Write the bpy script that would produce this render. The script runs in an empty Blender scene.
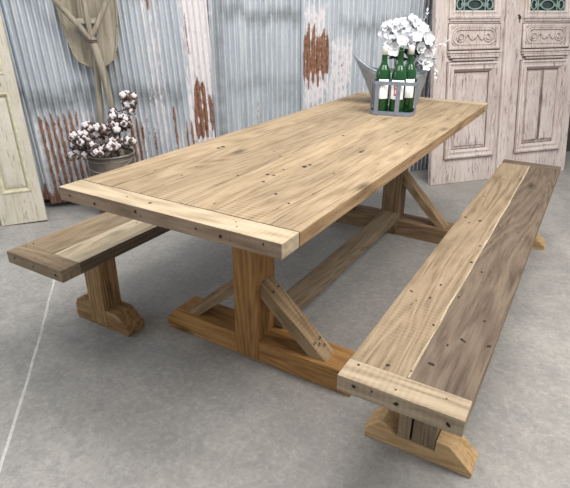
import bpy, bmesh, math, random
from mathutils import Vector, Matrix, noise
C = bpy.context.scene.collection
PI = math.pi
rnd = random.Random(11)

# ------------------------------------------------------------------ helpers
class G:
    """geometry collector: verts, faces and per-vertex attributes, becomes ONE mesh object"""
    def __init__(s):
        s.v = []; s.f = []; s.wc = []; s.tone = []; s.mi = []; s.extra = {}
    def add_bm(s, bm, M=None, wc=None, tone=1.0, mi=0):
        M = M or Matrix()
        b = len(s.v)
        off = Vector((rnd.uniform(-30, 30), rnd.uniform(-30, 30), rnd.uniform(-30, 30)))
        bm.verts.index_update()
        for v in bm.verts:
            s.v.append(M @ v.co)
            c = v.co if wc is None else wc(v.co)
            s.wc.append(Vector(c) + off); s.tone.append(tone)
        for f in bm.faces:
            s.f.append([b + v.index for v in f.verts]); s.mi.append(mi + f.material_index)
        bm.free()
    def grid(s, rows, closed=False, mi=0, tone=1.0):
        """rows: list of equal length point lists"""
        b = len(s.v); n = len(rows[0])
        for r in rows:
            for p in r:
                s.v.append(Vector(p)); s.wc.append(Vector(p)); s.tone.append(tone)
        for i in range(len(rows) - 1):
            for j in range(n if closed else n - 1):
                k = (j + 1) % n
                s.f.append([b + i*n + j, b + i*n + k, b + (i+1)*n + k, b + (i+1)*n + j]); s.mi.append(mi)
    def cap(s, pts, mi=0):
        b = len(s.v)
        for p in pts:
            s.v.append(Vector(p)); s.wc.append(Vector(p)); s.tone.append(1)
        s.f.append(list(range(b, b + len(pts)))); s.mi.append(mi)
    def obj(s, name, mats, parent=None, smooth=False, label=None, loc=None):
        me = bpy.data.meshes.new(name)
        me.from_pydata([tuple(v) for v in s.v], [], s.f)
        a = me.attributes.new('wc', 'FLOAT_VECTOR', 'POINT')
        a.data.foreach_set('vector', [x for w in s.wc for x in w])
        a = me.attributes.new('tone', 'FLOAT', 'POINT')
        a.data.foreach_set('value', s.tone)
        for k, vals in s.extra.items():
            a = me.attributes.new(k, 'FLOAT', 'POINT'); a.data.foreach_set('value', vals)
        if not isinstance(mats, (list, tuple)): mats = [mats]
        for m in mats: me.materials.append(m)
        me.polygons.foreach_set('material_index', s.mi)
        me.polygons.foreach_set('use_smooth', [smooth]*len(s.f))
        me.update()
        o = bpy.data.objects.new(name, me); C.objects.link(o)
        if parent: o.parent = parent
        if label: o['label'] = label
        if loc: o.location = loc
        return o

def tag(o, label=None, cat=None, group=None, kind=None):
    if label: o['label'] = label
    if cat: o['category'] = cat
    if group: o['group'] = group
    if kind: o['kind'] = kind
    return o

def thing(name, label, cat, loc=(0, 0, 0), rot=(0, 0, 0), group=None):
    o = bpy.data.objects.new(name, None); C.objects.link(o)
    o.location = loc; o.rotation_euler = rot; o.empty_display_size = .1
    return tag(o, label, cat, group)

def T(x, y, z): return Matrix.Translation((x, y, z))
def R(a, ax): return Matrix.Rotation(a, 4, ax)

def board(g, l, w, t, M, tone=1.0, bev=.003, seg=None, wob=.0008, mi=0, smi=None):
    """a plank: grain along local X from 0..l, width Y 0..w, thickness Z 0..t"""
    bm = bmesh.new()
    n = seg or max(1, int(l/.09))
    rings = []
    ph = rnd.uniform(0, 99)
    for i in range(n + 1):
        x = l*i/n
        q = []
        for (y, z) in ((0, 0), (w, 0), (w, t), (0, t)):
            d = noise.noise_vector(Vector((x*5 + ph, y*3, z*3)))*wob
            q.append(bm.verts.new((x, y + d.y, z + d.z*.6)))
        rings.append(q)
    for a, b in zip(rings, rings[1:]):
        for j in range(4):
            k = (j + 1) % 4
            bm.faces.new((a[j], a[k], b[k], b[j]))
    bm.faces.new(rings[0][::-1]); bm.faces.new(rings[-1])
    bmesh.ops.recalc_face_normals(bm, faces=bm.faces)
    if bev:
        es = [e for e in bm.edges if len(e.link_faces) == 2 and e.calc_face_angle(0) > .7]
        bmesh.ops.bevel(bm, geom=es, offset=bev, segments=2, profile=.6, affect='EDGES')
    if smi is not None:
        bm.normal_update()
        for f in bm.faces:
            if abs(f.normal.y) > .75: f.material_index = smi - mi
    g.add_bm(bm, M, tone=tone, mi=mi)

def prism(g, pts, t, M, bev=.004, tone=1.0, mi=0, seg=2):
    """outline pts in local XZ, extruded along Y 0..t; grain along X"""
    bm = bmesh.new()
    a = [bm.verts.new((x, 0, z)) for x, z in pts]
    b = [bm.verts.new((x, t, z)) for x, z in pts]
    bm.faces.new(a); bm.faces.new(b[::-1])
    n = len(pts)
    for i in range(n):
        j = (i + 1) % n
        bm.faces.new((a[j], a[i], b[i], b[j]))
    bmesh.ops.recalc_face_normals(bm, faces=bm.faces)
    if bev:
        es = [e for e in bm.edges if e.calc_face_angle(0) > .5]
        bmesh.ops.bevel(bm, geom=es, offset=bev, segments=seg, profile=.6, affect='EDGES')
    g.add_bm(bm, M, tone=tone, mi=mi)

def box(g, x0, x1, y0, y1, z0, z1, bev=.002, mi=0, tone=1.0, M=None):
    bm = bmesh.new()
    bmesh.ops.create_cube(bm, size=1, matrix=T((x0+x1)/2, (y0+y1)/2, (z0+z1)/2) @ Matrix.Diagonal((x1-x0, y1-y0, z1-z0, 1)))
    if bev: bmesh.ops.bevel(bm, geom=bm.edges[:], offset=bev, segments=2, profile=.6, affect='EDGES')
    g.add_bm(bm, M, tone=tone, mi=mi)

def tube(g, pts, r, n=8, closed=False, mi=0, flat=1.0, caps=True):
    pts = [Vector(p) for p in pts]
    N = len(pts); rows = []
    rr = r if isinstance(r, (list, tuple)) else [r]*N
    up = None
    for i, p in enumerate(pts):
        if closed: d = pts[(i+1) % N] - pts[i-1]
        else: d = pts[min(i+1, N-1)] - pts[max(i-1, 0)]
        if d.length < 1e-9: d = Vector((0, 0, 1))
        d.normalize()
        if up is None:
            up = Vector((0, 0, 1)) if abs(d.z) < .9 else Vector((0, 1, 0))
        a = d.cross(up)
        if a.length < 1e-4: a = d.orthogonal()
        a.normalize(); b = a.cross(d).normalized(); up = b
        rows.append([p + (a*math.cos(2*PI*k/n) + b*math.sin(2*PI*k/n)*flat)*rr[i] for k in range(n)])
    if closed: rows.append(rows[0])
    g.grid(rows, closed=True, mi=mi)
    if not closed and caps:
        g.cap(rows[0][::-1], mi); g.cap(rows[-1], mi)

def lathe(g, prof, n=32, M=None, mi=0, sx=1.0, sy=1.0):
    M = M or Matrix()
    g.grid([[M @ Vector((r*math.cos(2*PI*k/n)*sx, r*math.sin(2*PI*k/n)*sy, z)) for k in range(n)] for r, z in prof], closed=True, mi=mi)

def ring_frame(g, x0, x1, z0, z1, prof, y=0.0, mi=0):
    """mitred moulding round a rectangle in the XZ plane; prof: (inset, rise toward -Y)"""
    rows = []
    for d, h in prof:
        rows.append([(x0+d, y-h, z0+d), (x1-d, y-h, z0+d), (x1-d, y-h, z1-d), (x0+d, y-h, z1-d)])
    g.grid(rows, closed=True, mi=mi)

# ------------------------------------------------------------------ materials
def mat(name):
    m = bpy.data.materials.new(name); m.use_nodes = True
    nt = m.node_tree; nt.nodes.clear()
    out = nt.nodes.new('ShaderNodeOutputMaterial'); b = nt.nodes.new('ShaderNodeBsdfPrincipled')
    nt.links.new(b.outputs[0], out.inputs[0])
    return m, nt, b
class N:
    def __init__(s, nt): s.nt = nt
    def new(s, t, **k):
        n = s.nt.nodes.new(t)
        for a, v in k.items(): setattr(n, a, v)
        return n
    def L(s, a, b): s.nt.links.new(a, b)
    def attr(s, name): return s.new('ShaderNodeAttribute', attribute_name=name)
    def map(s, vec, sc, loc=(0, 0, 0), rot=(0, 0, 0)):
        m = s.new('ShaderNodeMapping'); s.L(vec, m.inputs[0])
        m.inputs['Scale'].default_value = sc; m.inputs['Location'].default_value = loc; m.inputs['Rotation'].default_value = rot
        return m.outputs[0]
    def noise(s, vec, scale=1, detail=4, rough=.5, dist=0):
        n = s.new('ShaderNodeTexNoise'); s.L(vec, n.inputs['Vector'])
        n.inputs['Scale'].default_value = scale; n.inputs['Detail'].default_value = detail
        n.inputs['Roughness'].default_value = rough; n.inputs['Distortion'].default_value = dist
        return n.outputs[0]
    def ramp(s, fac, stops, interp='LINEAR'):
        r = s.new('ShaderNodeValToRGB'); s.L(fac, r.inputs[0]); cr = r.color_ramp; cr.interpolation = interp
        while len(cr.elements) > 1: cr.elements.remove(cr.elements[-1])
        for i, (p, c) in enumerate(stops):
            e = cr.elements[0] if i == 0 else cr.elements.new(p)
            e.position = p; e.color = (*c, 1) if len(c) == 3 else c
        return r.outputs[0]
    def math(s, op, a, b=None, c=None, clamp=False):
        m = s.new('ShaderNodeMath', operation=op, use_clamp=clamp)
        for i, x in enumerate((a, b, c)):
            if x is None: continue
            if isinstance(x, (int, float)): m.inputs[i].default_value = x
            else: s.L(x, m.inputs[i])
        return m.outputs[0]
    def mix(s, fac, a, b, mode='MIX'):
        m = s.new('ShaderNodeMix', data_type='RGBA', blend_type=mode, clamp_factor=True)
        for sock, x in ((m.inputs[0], fac), (m.inputs[6], a), (m.inputs[7], b)):
            if isinstance(x, (int, float)): sock.default_value = x
            elif isinstance(x, tuple): sock.default_value = (*x, 1) if len(x) == 3 else x
            else: s.L(x, sock)
        return m.outputs[2]
    def bump(s, h, b, strength=.3, dist=.002):
        n = s.new('ShaderNodeBump'); s.L(h, n.inputs['Height'])
        n.inputs['Strength'].default_value = strength; n.inputs['Distance'].default_value = dist
        s.L(n.outputs[0], b.inputs['Normal'])

def wood(name, dark, mid, light, grain=1.0, saw=.25, blotch=None, rough=.72, spec=.25):
    m, nt, b = mat(name); n = N(nt)
    wc = n.attr('wc').outputs['Vector']
    tone = n.attr('tone').outputs['Fac']
    warp = n.noise(n.map(wc, (1.1, 5, 5)), 1, 3, .5)
    wv = n.new('ShaderNodeVectorMath', operation='MULTIPLY_ADD')
    comb = n.new('ShaderNodeCombineXYZ'); n.L(warp, comb.inputs[1]); n.L(warp, comb.inputs[2])
    n.L(comb.outputs[0], wv.inputs[0]); wv.inputs[1].default_value = (0, .06, .06); n.L(wc, wv.inputs[2])
    w2 = wv.outputs[0]
    g0 = n.noise(n.map(w2, (.55, 6.5, 6.5)), 1, 2, .45, .2)    # growth rings as contour lines
    rings = n.math('MULTIPLY_ADD', n.math('SINE', n.math('MULTIPLY', g0, 105)), .5, .5)
    g1 = n.noise(n.map(w2, (3.5, 46, 46)), 1, 9, .8, .2)
    g2 = n.noise(n.map(w2, (7, 150, 150)), 1, 4, .75)          # fine fibres
    gr = n.math('ADD', n.math('MULTIPLY_ADD', rings, .13*grain, -.065*grain), n.math('ADD', n.math('MULTIPLY', g1, .62), n.math('MULTIPLY', g2, .38)))
    col = n.ramp(gr, [(.5-.17, dark), (.5-.02, mid), (.5+.15, light)])
    # weathered patches and checks along the grain
    bl = n.noise(n.map(wc, (2.6, 6, 6)), 1, 9, .7)
    bc = blotch or tuple(x*.62 for x in mid)
    col = n.mix(n.ramp(bl, [(.5, (0, 0, 0)), (.72, (.5, .5, .5))]), col, bc)
    bl2 = n.noise(n.map(wc, (3.4, 7, 7), (7, 3, 1)), 1, 9, .72)
    col = n.mix(n.ramp(bl2, [(.48, (0, 0, 0)), (.74, (.55, .55, .55))]), col, tuple(min(1, x*1.08) for x in light))
    ck = n.noise(n.map(w2, (1.3, 90, 90), (2, 5, 5)), 1, 3, .6)
    col = n.mix(n.ramp(ck, [(.30, (.75, .75, .75)), (.36, (0, 0, 0))]), col, tuple(x*.55 for x in dark))
    # knots
    vo = n.new('ShaderNodeTexVoronoi'); n.L(n.map(w2, (2.1, 7, 7)), vo.inputs['Vector']); vo.inputs['Scale'].default_value = 1
    kn = n.ramp(vo.outputs['Distance'], [(.035, (.85, .85, .85)), (.10, (.35, .35, .35)), (.16, (0, 0, 0))])
    col = n.mix(kn, col, tuple(x*.38 for x in dark))
    # tiny dark flecks and old worm or nail marks
    v2 = n.new('ShaderNodeTexVoronoi'); n.L(n.map(wc, (9, 24, 24)), v2.inputs['Vector']); v2.inputs['Scale'].default_value = 1
    rsel = n.math('GREATER_THAN', v2.outputs['Color'], .72)
    fl = n.math('MULTIPLY', n.ramp(v2.outputs['Distance'], [(.05, (1, 1, 1)), (.085, (0, 0, 0))]), rsel)
    col = n.mix(fl, col, (.03, .02, .015))
    # circular-saw marks across the grain
    wt = n.new('ShaderNodeTexWave', wave_type='BANDS', bands_direction='X'); n.L(n.map(wc, (9, 2.2, 0)), wt.inputs['Vector'])
    wt.inputs['Scale'].default_value = 2.2; wt.inputs['Distortion'].default_value = 3; wt.inputs['Detail'].default_value = 2
    msk = n.ramp(n.noise(n.map(wc, (2.5, 4, 4), (3, 9, 2)), 1, 2), [(.46, (0, 0, 0)), (.62, (1, 1, 1))])
    sw = n.math('MULTIPLY', n.math('MULTIPLY', wt.outputs['Fac'], msk), saw)
    col = n.mix(sw, col, tuple(min(1, x*1.5) for x in light))
    tm = n.mix(1.0, col, (1, 1, 1), 'MULTIPLY')
    sc = n.new('ShaderNodeVectorMath', operation='SCALE'); n.L(tm, sc.inputs[0]); n.L(tone, sc.inputs['Scale'])
    n.L(sc.outputs[0], b.inputs['Base Color'])
    b.inputs['Roughness'].default_value = rough; b.inputs['Specular IOR Level'].default_value = spec
    n.bump(n.math('SUBTRACT', gr, n.math('MULTIPLY', kn, .3)), b, .45, .0025)
    return m

def plain(name, col, rough=.6, metal=0, spec=.4, var=.0, vscale=8, bump=0, trans=0, sub=0, alpha=1):
    m, nt, b = mat(name); n = N(nt)
    co = n.new('ShaderNodeTexCoord').outputs['Object']
    if var:
        nz = n.noise(co, vscale, 5, .6)
        c = n.ramp(nz, [(.3, tuple(x*(1-var) for x in col)), (.7, tuple(min(1, x*(1+var)) for x in col))])
        n.L(c, b.inputs['Base Color'])
        if bump: n.bump(nz, b, bump, .004)
    else: b.inputs['Base Color'].default_value = (*col, 1)
    b.inputs['Roughness'].default_value = rough; b.inputs['Metallic'].default_value = metal
    b.inputs['Specular IOR Level'].default_value = spec
    b.inputs['Transmission Weight'].default_value = trans
    if sub: b.inputs['Subsurface Weight'].default_value = sub; b.inputs['Subsurface Scale'].default_value = .01
    return m

W_top = wood('table_top_wood', (.150, .103, .060), (.268, .194, .119), (.350, .268, .175), saw=.32, blotch=(.185, .136, .088))
W_end = wood('table_end_wood', (.225, .165, .102), (.37, .29, .195), (.465, .38, .268), saw=.12, blotch=(.24, .182, .122))
W_leg = wood('trestle_wood', (.16, .072, .022), (.30, .15, .048), (.41, .225, .08), saw=.05, blotch=(.20, .095, .035))
W_brace = wood('brace_wood', (.11, .068, .034), (.24, .155, .082), (.36, .255, .15), saw=.2)
W_benchl = wood('bench_tan_wood', (.118, .08, .046), (.212, .152, .096), (.285, .218, .145), saw=.15, blotch=(.145, .107, .069))
W_benchd = wood('bench_grey_wood', (.054, .037, .025), (.103, .073, .052), (.155, .116, .083), saw=.1, blotch=(.175, .132, .094))
W_benchp = wood('bench_pale_wood', (.24, .18, .115), (.41, .33, .225), (.54, .455, .325), saw=.15)
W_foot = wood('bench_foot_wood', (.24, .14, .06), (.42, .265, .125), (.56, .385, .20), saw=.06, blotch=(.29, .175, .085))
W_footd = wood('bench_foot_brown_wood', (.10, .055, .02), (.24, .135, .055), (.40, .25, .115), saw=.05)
W_tool = wood('old_tool_wood', (.16, .135, .10), (.27, .235, .18), (.36, .32, .255), saw=0, blotch=(.20, .175, .14), rough=.85)
W_edge = wood('table_edge_wood', (.17, .10, .05), (.31, .20, .105), (.42, .29, .165), saw=.1)
W_front = wood('table_front_edge_wood', (.12, .078, .048), (.22, .15, .10), (.305, .226, .158), saw=.1)
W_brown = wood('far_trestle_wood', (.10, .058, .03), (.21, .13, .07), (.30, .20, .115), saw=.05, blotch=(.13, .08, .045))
W_bend = wood('bench_end_wood', (.18, .128, .08), (.295, .227, .153), (.38, .305, .213), saw=.12, blotch=(.195, .147, .098))
M_hole = plain('nail_hole_dark', (.02, .014, .01), .9)

def zinc(name, base=(.47, .515, .565), lite=(.68, .70, .72), metal=.4):
    m, nt, b = mat(name); n = N(nt)
    wc = n.attr('wc').outputs['Vector']      # (s, 0, v) on the sheet
    rust = n.attr('rust').outputs['Fac']; white = n.attr('white').outputs['Fac']; dull = n.attr('dull').outputs['Fac']
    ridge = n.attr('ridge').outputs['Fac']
    st = n.noise(n.map(wc, (26, 1, 1.3)), 1, 6, .6)
    col = n.ramp(st, [(.25, tuple(x*.8 for x in base)), (.5, base), (.75, lite)])
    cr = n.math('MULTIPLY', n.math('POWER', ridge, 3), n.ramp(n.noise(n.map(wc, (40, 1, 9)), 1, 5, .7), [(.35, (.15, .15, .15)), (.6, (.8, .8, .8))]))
    col = n.mix(cr, col, (.80, .80, .79))  # crests painted paler: part oxide wear, part stand-in for ridge highlights
    sp = n.noise(n.map(wc, (60, 1, 34)), 1, 4, .7)
    col = n.mix(n.math('MULTIPLY', n.ramp(sp, [(.5, (0, 0, 0)), (.72, (1, 1, 1))]), .35), col, (.68, .70, .72))
    # dull grey bands
    dn = n.noise(n.map(wc, (9, 1, 11), (3, 0, 5)), 1, 4, .6)
    col = n.mix(n.math('MULTIPLY', dull, n.ramp(dn, [(.3, (.35, .35, .35)), (.6, (1, 1, 1))])), col, (.20, .21, .22))
    # white oxide flakes
    wn = n.noise(n.map(wc, (62, 1, 20), (1, 0, 8)), 1, 6, .75)
    wf = n.math('MULTIPLY_ADD', wn, 1.7, n.math('ADD', n.math('MULTIPLY', ridge, .16), n.math('MULTIPLY_ADD', white, .46, -1.27)))
    wf = n.math('MULTIPLY', wf, 9, clamp=True)
    col = n.mix(n.math('MULTIPLY', wf, .85), col, (.70, .65, .66))
    # rust, first on the crests
    rn = n.noise(n.map(wc, (30, 1, 12), (11, 0, 2)), 1, 6, .75)
    rr = n.math('MULTIPLY_ADD', n.math('SUBTRACT', ridge, .5), .45, n.math('MULTIPLY', rn, 1.3))
    rf = n.math('MULTIPLY', n.math('ADD', rr, n.math('MULTIPLY_ADD', rust, .64, -1.07)), 10, clamp=True)
    rc = n.ramp(n.noise(n.map(wc, (50, 1, 30)), 1, 4), [(.3, (.10, .045, .03)), (.5, (.23, .11, .065)), (.75, (.34, .20, .14))])
    col = n.mix(rf, col, rc)
    n.L(col, b.inputs['Base Color'])
    nf = n.math('MAXIMUM', wf, rf)
    n.L(n.math('MULTIPLY_ADD', nf, -metal, metal, clamp=True), b.inputs['Metallic'])
    n.L(n.math('MULTIPLY_ADD', nf, .4, .36), b.inputs['Roughness'])
    n.bump(n.math('ADD', sp, nf), b, .25, .002)
    return m
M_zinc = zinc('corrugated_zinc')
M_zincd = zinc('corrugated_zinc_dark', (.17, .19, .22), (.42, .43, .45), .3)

def chipped(name, a, b_, crack, scale=1.0, thresh=.57, warm=(.55, .45, .36)):
    m, nt, b = mat(name); n = N(nt)
    co = n.new('ShaderNodeTexCoord').outputs['Object']
    bl = n.noise(n.map(co, (5*scale, 5*scale, 2*scale)), 1, 6, .65)
    col = n.ramp(bl, [(.33, b_), (.6, a)])
    w = n.noise(n.map(co, (3.2, 3, 1.2), (4, 2, 9)), 1, 5, .6)
    col = n.mix(n.ramp(w, [(.5, (0, 0, 0)), (.72, (.55, .55, .55))]), col, warm)
    st = n.noise(n.map(co, (85*scale, 60*scale, 9*scale)), 1, 7, .72, .4)
    f1 = n.ramp(st, [(thresh, (0, 0, 0)), (thresh+.07, (1, 1, 1))])
    msk = n.ramp(n.noise(n.map(co, (9, 9, 4), (2, 2, 2)), 1, 4, .6), [(.38, (.15, .15, .15)), (.6, (1, 1, 1))])
    f1 = n.math('MULTIPLY', f1, msk)
    col = n.mix(n.math('MULTIPLY', f1, .8), col, crack)
    fk = n.noise(n.map(co, (150, 150, 60)), 1, 4, .7)
    col = n.mix(n.ramp(fk, [(.62, (0, 0, 0)), (.72, (.5, .5, .5))]), col, tuple(x*.55 for x in b_))
    n.L(col, b.inputs['Base Color']); b.inputs['Roughness'].default_value = .78; b.inputs['Specular IOR Level'].default_value = .25
    n.bump(n.math('SUBTRACT', bl, f1), b, .45, .003)
    return m
M_door = chipped('whitewashed_door_paint', (.62, .545, .51), (.49, .405, .375), (.14, .095, .075), thresh=.525, warm=(.56, .46, .40))
M_shut = chipped('cream_shutter_paint', (.62, .585, .52), (.50, .46, .37), (.22, .17, .11), thresh=.55, warm=(.50, .43, .29))
M_groove = plain('groove_dirt', (.15, .105, .085), .9)
M_yel = plain('shutter_yellow_moulding', (.56, .52, .37), .75, var=.2, vscale=30)
M_teal = plain('teal_ironwork', (.22, .31, .28), .6, var=.3, vscale=60)
M_glassd = plain('dusty_dark_glass', (.03, .045, .045), .25, spec=.5, var=.4, vscale=20)
M_iron = plain('black_iron', (.03, .03, .03), .5)

def concrete():
    m, nt, b = mat('polished_concrete'); n = N(nt)
    co = n.new('ShaderNodeTexCoord').outputs['Object']
    a = n.noise(co, 1.3, 6, .62, .6)
    col = n.ramp(a, [(.3, (.235, .222, .205)), (.5, (.305, .289, .267)), (.7, (.375, .356, .33))])
    c2 = n.noise(co, 9, 7, .75, .5)
    col = n.mix(n.ramp(c2, [(.42, (.6, .6, .6)), (.56, (0, 0, 0))]), col, (.225, .218, .208))
    c3 = n.noise(co, 38, 6, .8, .3)
    col = n.mix(n.ramp(c3, [(.48, (0, 0, 0)), (.7, (.55, .55, .55))]), col, (.45, .43, .40))
    c4 = n.noise(n.map(co, (1, 1, 1), (5, 5, 5)), 55, 5, .8)
    col = n.mix(n.ramp(c4, [(.5, (0, 0, 0)), (.7, (.6, .6, .6))]), col, (.17, .16, .148))
    n.L(col, b.inputs['Base Color'])
    n.L(n.math('MULTIPLY_ADD', c2, .3, .38), b.inputs['Roughness']); b.inputs['Specular IOR Level'].default_value = .35
    n.bump(c3, b, .08, .002)
    return m
M_floor = concrete()
M_wall = plain('dark_plaster_wall', (.06, .055, .05), .9, var=.3, vscale=5)
M_joint = plain('pale_joint_filler', (.47, .46, .43), .8, var=.15, vscale=40)

# ------------------------------------------------------------------ frame of the leaning wall
SD = Vector((.647, .763, 0)).normalized(); ND = Vector((.763, -.647, 0)).normalized()
W0 = Vector((-1.731, 1.048, 0)); RZ = math.atan2(.763, .647)
def wpt(s, off, z=0): return W0 + SD*s + ND*off + Vector((0, 0, z))

# ------------------------------------------------------------------ structure
g = G(); box(g, -6, 6, -6, 9, -.2, 0, bev=0); fl = g.obj('floor', M_floor); tag(fl, 'mottled grey polished concrete floor', kind='structure')
g = G(); box(g, -2.6, 6.5, .125, .3, 0, 3.2, bev=0, M=T(*W0) @ R(RZ, 'Z')); wb = g.obj('wall_back', M_wall); tag(wb, 'dark wall behind the leaning metal sheets and doors', kind='structure')
# pale joint line in the floor
g = G()
p0, p1 = Vector((-.82, .43, 0)), Vector((.16, -.51, 0)); d = (p1-p0); nn = Vector((-d.y, d.x, 0)).normalized()
rows = []
for i in range(61):
    t = i/60; p = p0 + d*t + nn*(.004*noise.noise(Vector((t*9, 0, 0))) + .012*math.sin(t*PI))
    w = .0055*(1 + .5*noise.noise(Vector((t*40, 5, 0))))
    rows.append([p - nn*w + Vector((0, 0, .0001)), p - nn*w*.6 + Vector((0, 0, .0009)), p + nn*w*.6 + Vector((0, 0, .0009)), p + nn*w + Vector((0, 0, .0001))])
g.grid(rows); tag(g.obj('trim_1', M_joint), 'pale joint line running across the concrete floor', kind='structure')

# ------------------------------------------------------------------ corrugated sheets
PITCH = .0375
def bump2(s, v, s0, s1, v0, v1, fs=.03, fv=.06):
    def ss(x, a, b): t = max(0, min(1, (x-a)/(b-a))); return t*t*(3-2*t)
    return ss(s, s0-fs, s0+fs)*(1-ss(s, s1-fs, s1+fs))*ss(v, v0-fv, v0+fv)*(1-ss(v, v1-fv, v1+fv))
RUST = [  # s0, s1, v0, v1, amount
    (1.87, 2.06, .80, 1.10, 1.2), (1.885, 1.93, 1.05, 1.17, .75), (1.90, 1.99, .72, .86, .8), (1.87, 1.90, .5, .8, .35), (2.14, 2.17, .68, 1.0, .42),
    (1.07, 1.16, .35, .74, 1.1), (1.12, 1.22, .40, .66, .9), (.99, 1.08, .2, .5, .65), (.90, .95, .1, .6, .62), (1.045, 1.06, .9, 1.3, .62), (.80, .84, 1.2, 1.5, .7), (.75, .80, .2, .5, .55),
    (.05, .30, -.1, .60, .72), (.33, .36, .0, .5, .7), (.60, .70, -.1, .52, .8), (-.3, .5, -.1, .10, 1.1),
    (1.50, 1.53, .45, .62, .45), (2.9, 2.95, .2, .9, .4), (.70, .74, .3, .6, .45)]
WHITE = [(1.87, 2.06, .55, 1.3, 1.1), (2.06, 2.26, .55, 1.08, 1.0), (1.92, 2.06, 1.1, 1.28, .8), (1.02, 1.22, .1, 1.6, 1.15), (.76, .90, .3, 1.6, .75), (.0, .5, -.1, .62, .85),
         (.90, 1.02, .1, .5, .7), (1.40, 1.52, .4, 1.5, .45), (2.3, 2.6, .5, 1.0, .5), (.56, .74, .0, .6, .8), (1.6, 1.66, .5, 1.4, .35), (2.80, 3.3, 0, 1.5, .5), (.2, .8, .1, .6, .35)]
DULL = [(-.4, 1.0, .62, .74, .75), (1.24, 1.85, .72, .80, .35), (1.24, 1.85, 1.17, 1.27, .7), (2.15, 2.75, 1.10, 1.17, .65), (.50, .62, .62, 1.2, .55), (1.23, 1.29, 0, 1.6, .6),
        (-.5, .9, 1.28, 1.5, .4), (-.6, 2.8, -.1, .07, .95), (2.74, 2.80, .3, 1.4, .4), (1.62, 1.86, .62, .70, .3)]
def sheet(s_base, w, off, tilt, label, mtl, H=2.45, lean=2.0):
    g = G(); rows = []
    ns = int(w/PITCH*8); nv = 64
    rx = []; wt = []; du = []; ri = []
    th = .0012
    def col(x): return .0098*math.cos(2*PI*x/PITCH)
    pts = [(w*i/ns, col(w*i/ns)) for i in range(ns+1)]
    for j in range(nv+1):
        v = H*j/nv*(.25 + .75*j/nv) if False else H*j/nv
        row = []
        for (x, y) in pts: row.append((x, y, v))
        for (x, y) in pts[::-1]: row.append((x, y + th, v))
        rows.append(row)
        for (x, y, vv) in row:
            S = s_base + x - v*math.sin(tilt)
            n1 = .02*noise.noise(Vector((v*3, S*20, 1))); n2 = .07*noise.noise(Vector((S*30, v*2, 4)))
            f = lambda L, a=.02, b=.05: max([0]+[bump2(S+n1, v+n2, *q[:4], a, b)*q[4] for q in L])
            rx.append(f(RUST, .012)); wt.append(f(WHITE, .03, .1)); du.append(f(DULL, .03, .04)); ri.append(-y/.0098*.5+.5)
    g.grid(rows, closed=True)
    for k in (0, len(rows)-1):
        pass
    g.wc = [Vector((p.x + s_base*1.7, 0, p.z)) for p in g.v]
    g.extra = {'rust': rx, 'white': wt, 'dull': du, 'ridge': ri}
    o = g.obj('corrugated_sheet', mtl, smooth=True)
    o.location = wpt(s_base, off, .004 + (w*math.sin(tilt) if tilt > 0 else 0))
    o.rotation_euler = (-math.radians(lean), -tilt, RZ)
    # local -y faces the room
    tag(o, label, 'metal sheet', 'corrugated metal sheets leaning on the wall')
    return o
t3 = math.radians(2.6)
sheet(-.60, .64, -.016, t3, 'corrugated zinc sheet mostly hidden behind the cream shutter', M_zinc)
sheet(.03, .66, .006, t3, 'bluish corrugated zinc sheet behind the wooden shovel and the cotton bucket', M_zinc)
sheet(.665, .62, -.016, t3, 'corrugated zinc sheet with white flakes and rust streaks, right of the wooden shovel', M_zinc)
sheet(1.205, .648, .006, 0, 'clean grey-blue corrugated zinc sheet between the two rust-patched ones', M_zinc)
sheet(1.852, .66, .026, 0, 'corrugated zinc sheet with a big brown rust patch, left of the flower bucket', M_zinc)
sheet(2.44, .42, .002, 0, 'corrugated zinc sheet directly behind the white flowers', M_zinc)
sheet(2.80, .66, -.020, 0, 'darker corrugated sheet beside the left edge of the carved double door', M_zincd)

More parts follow.
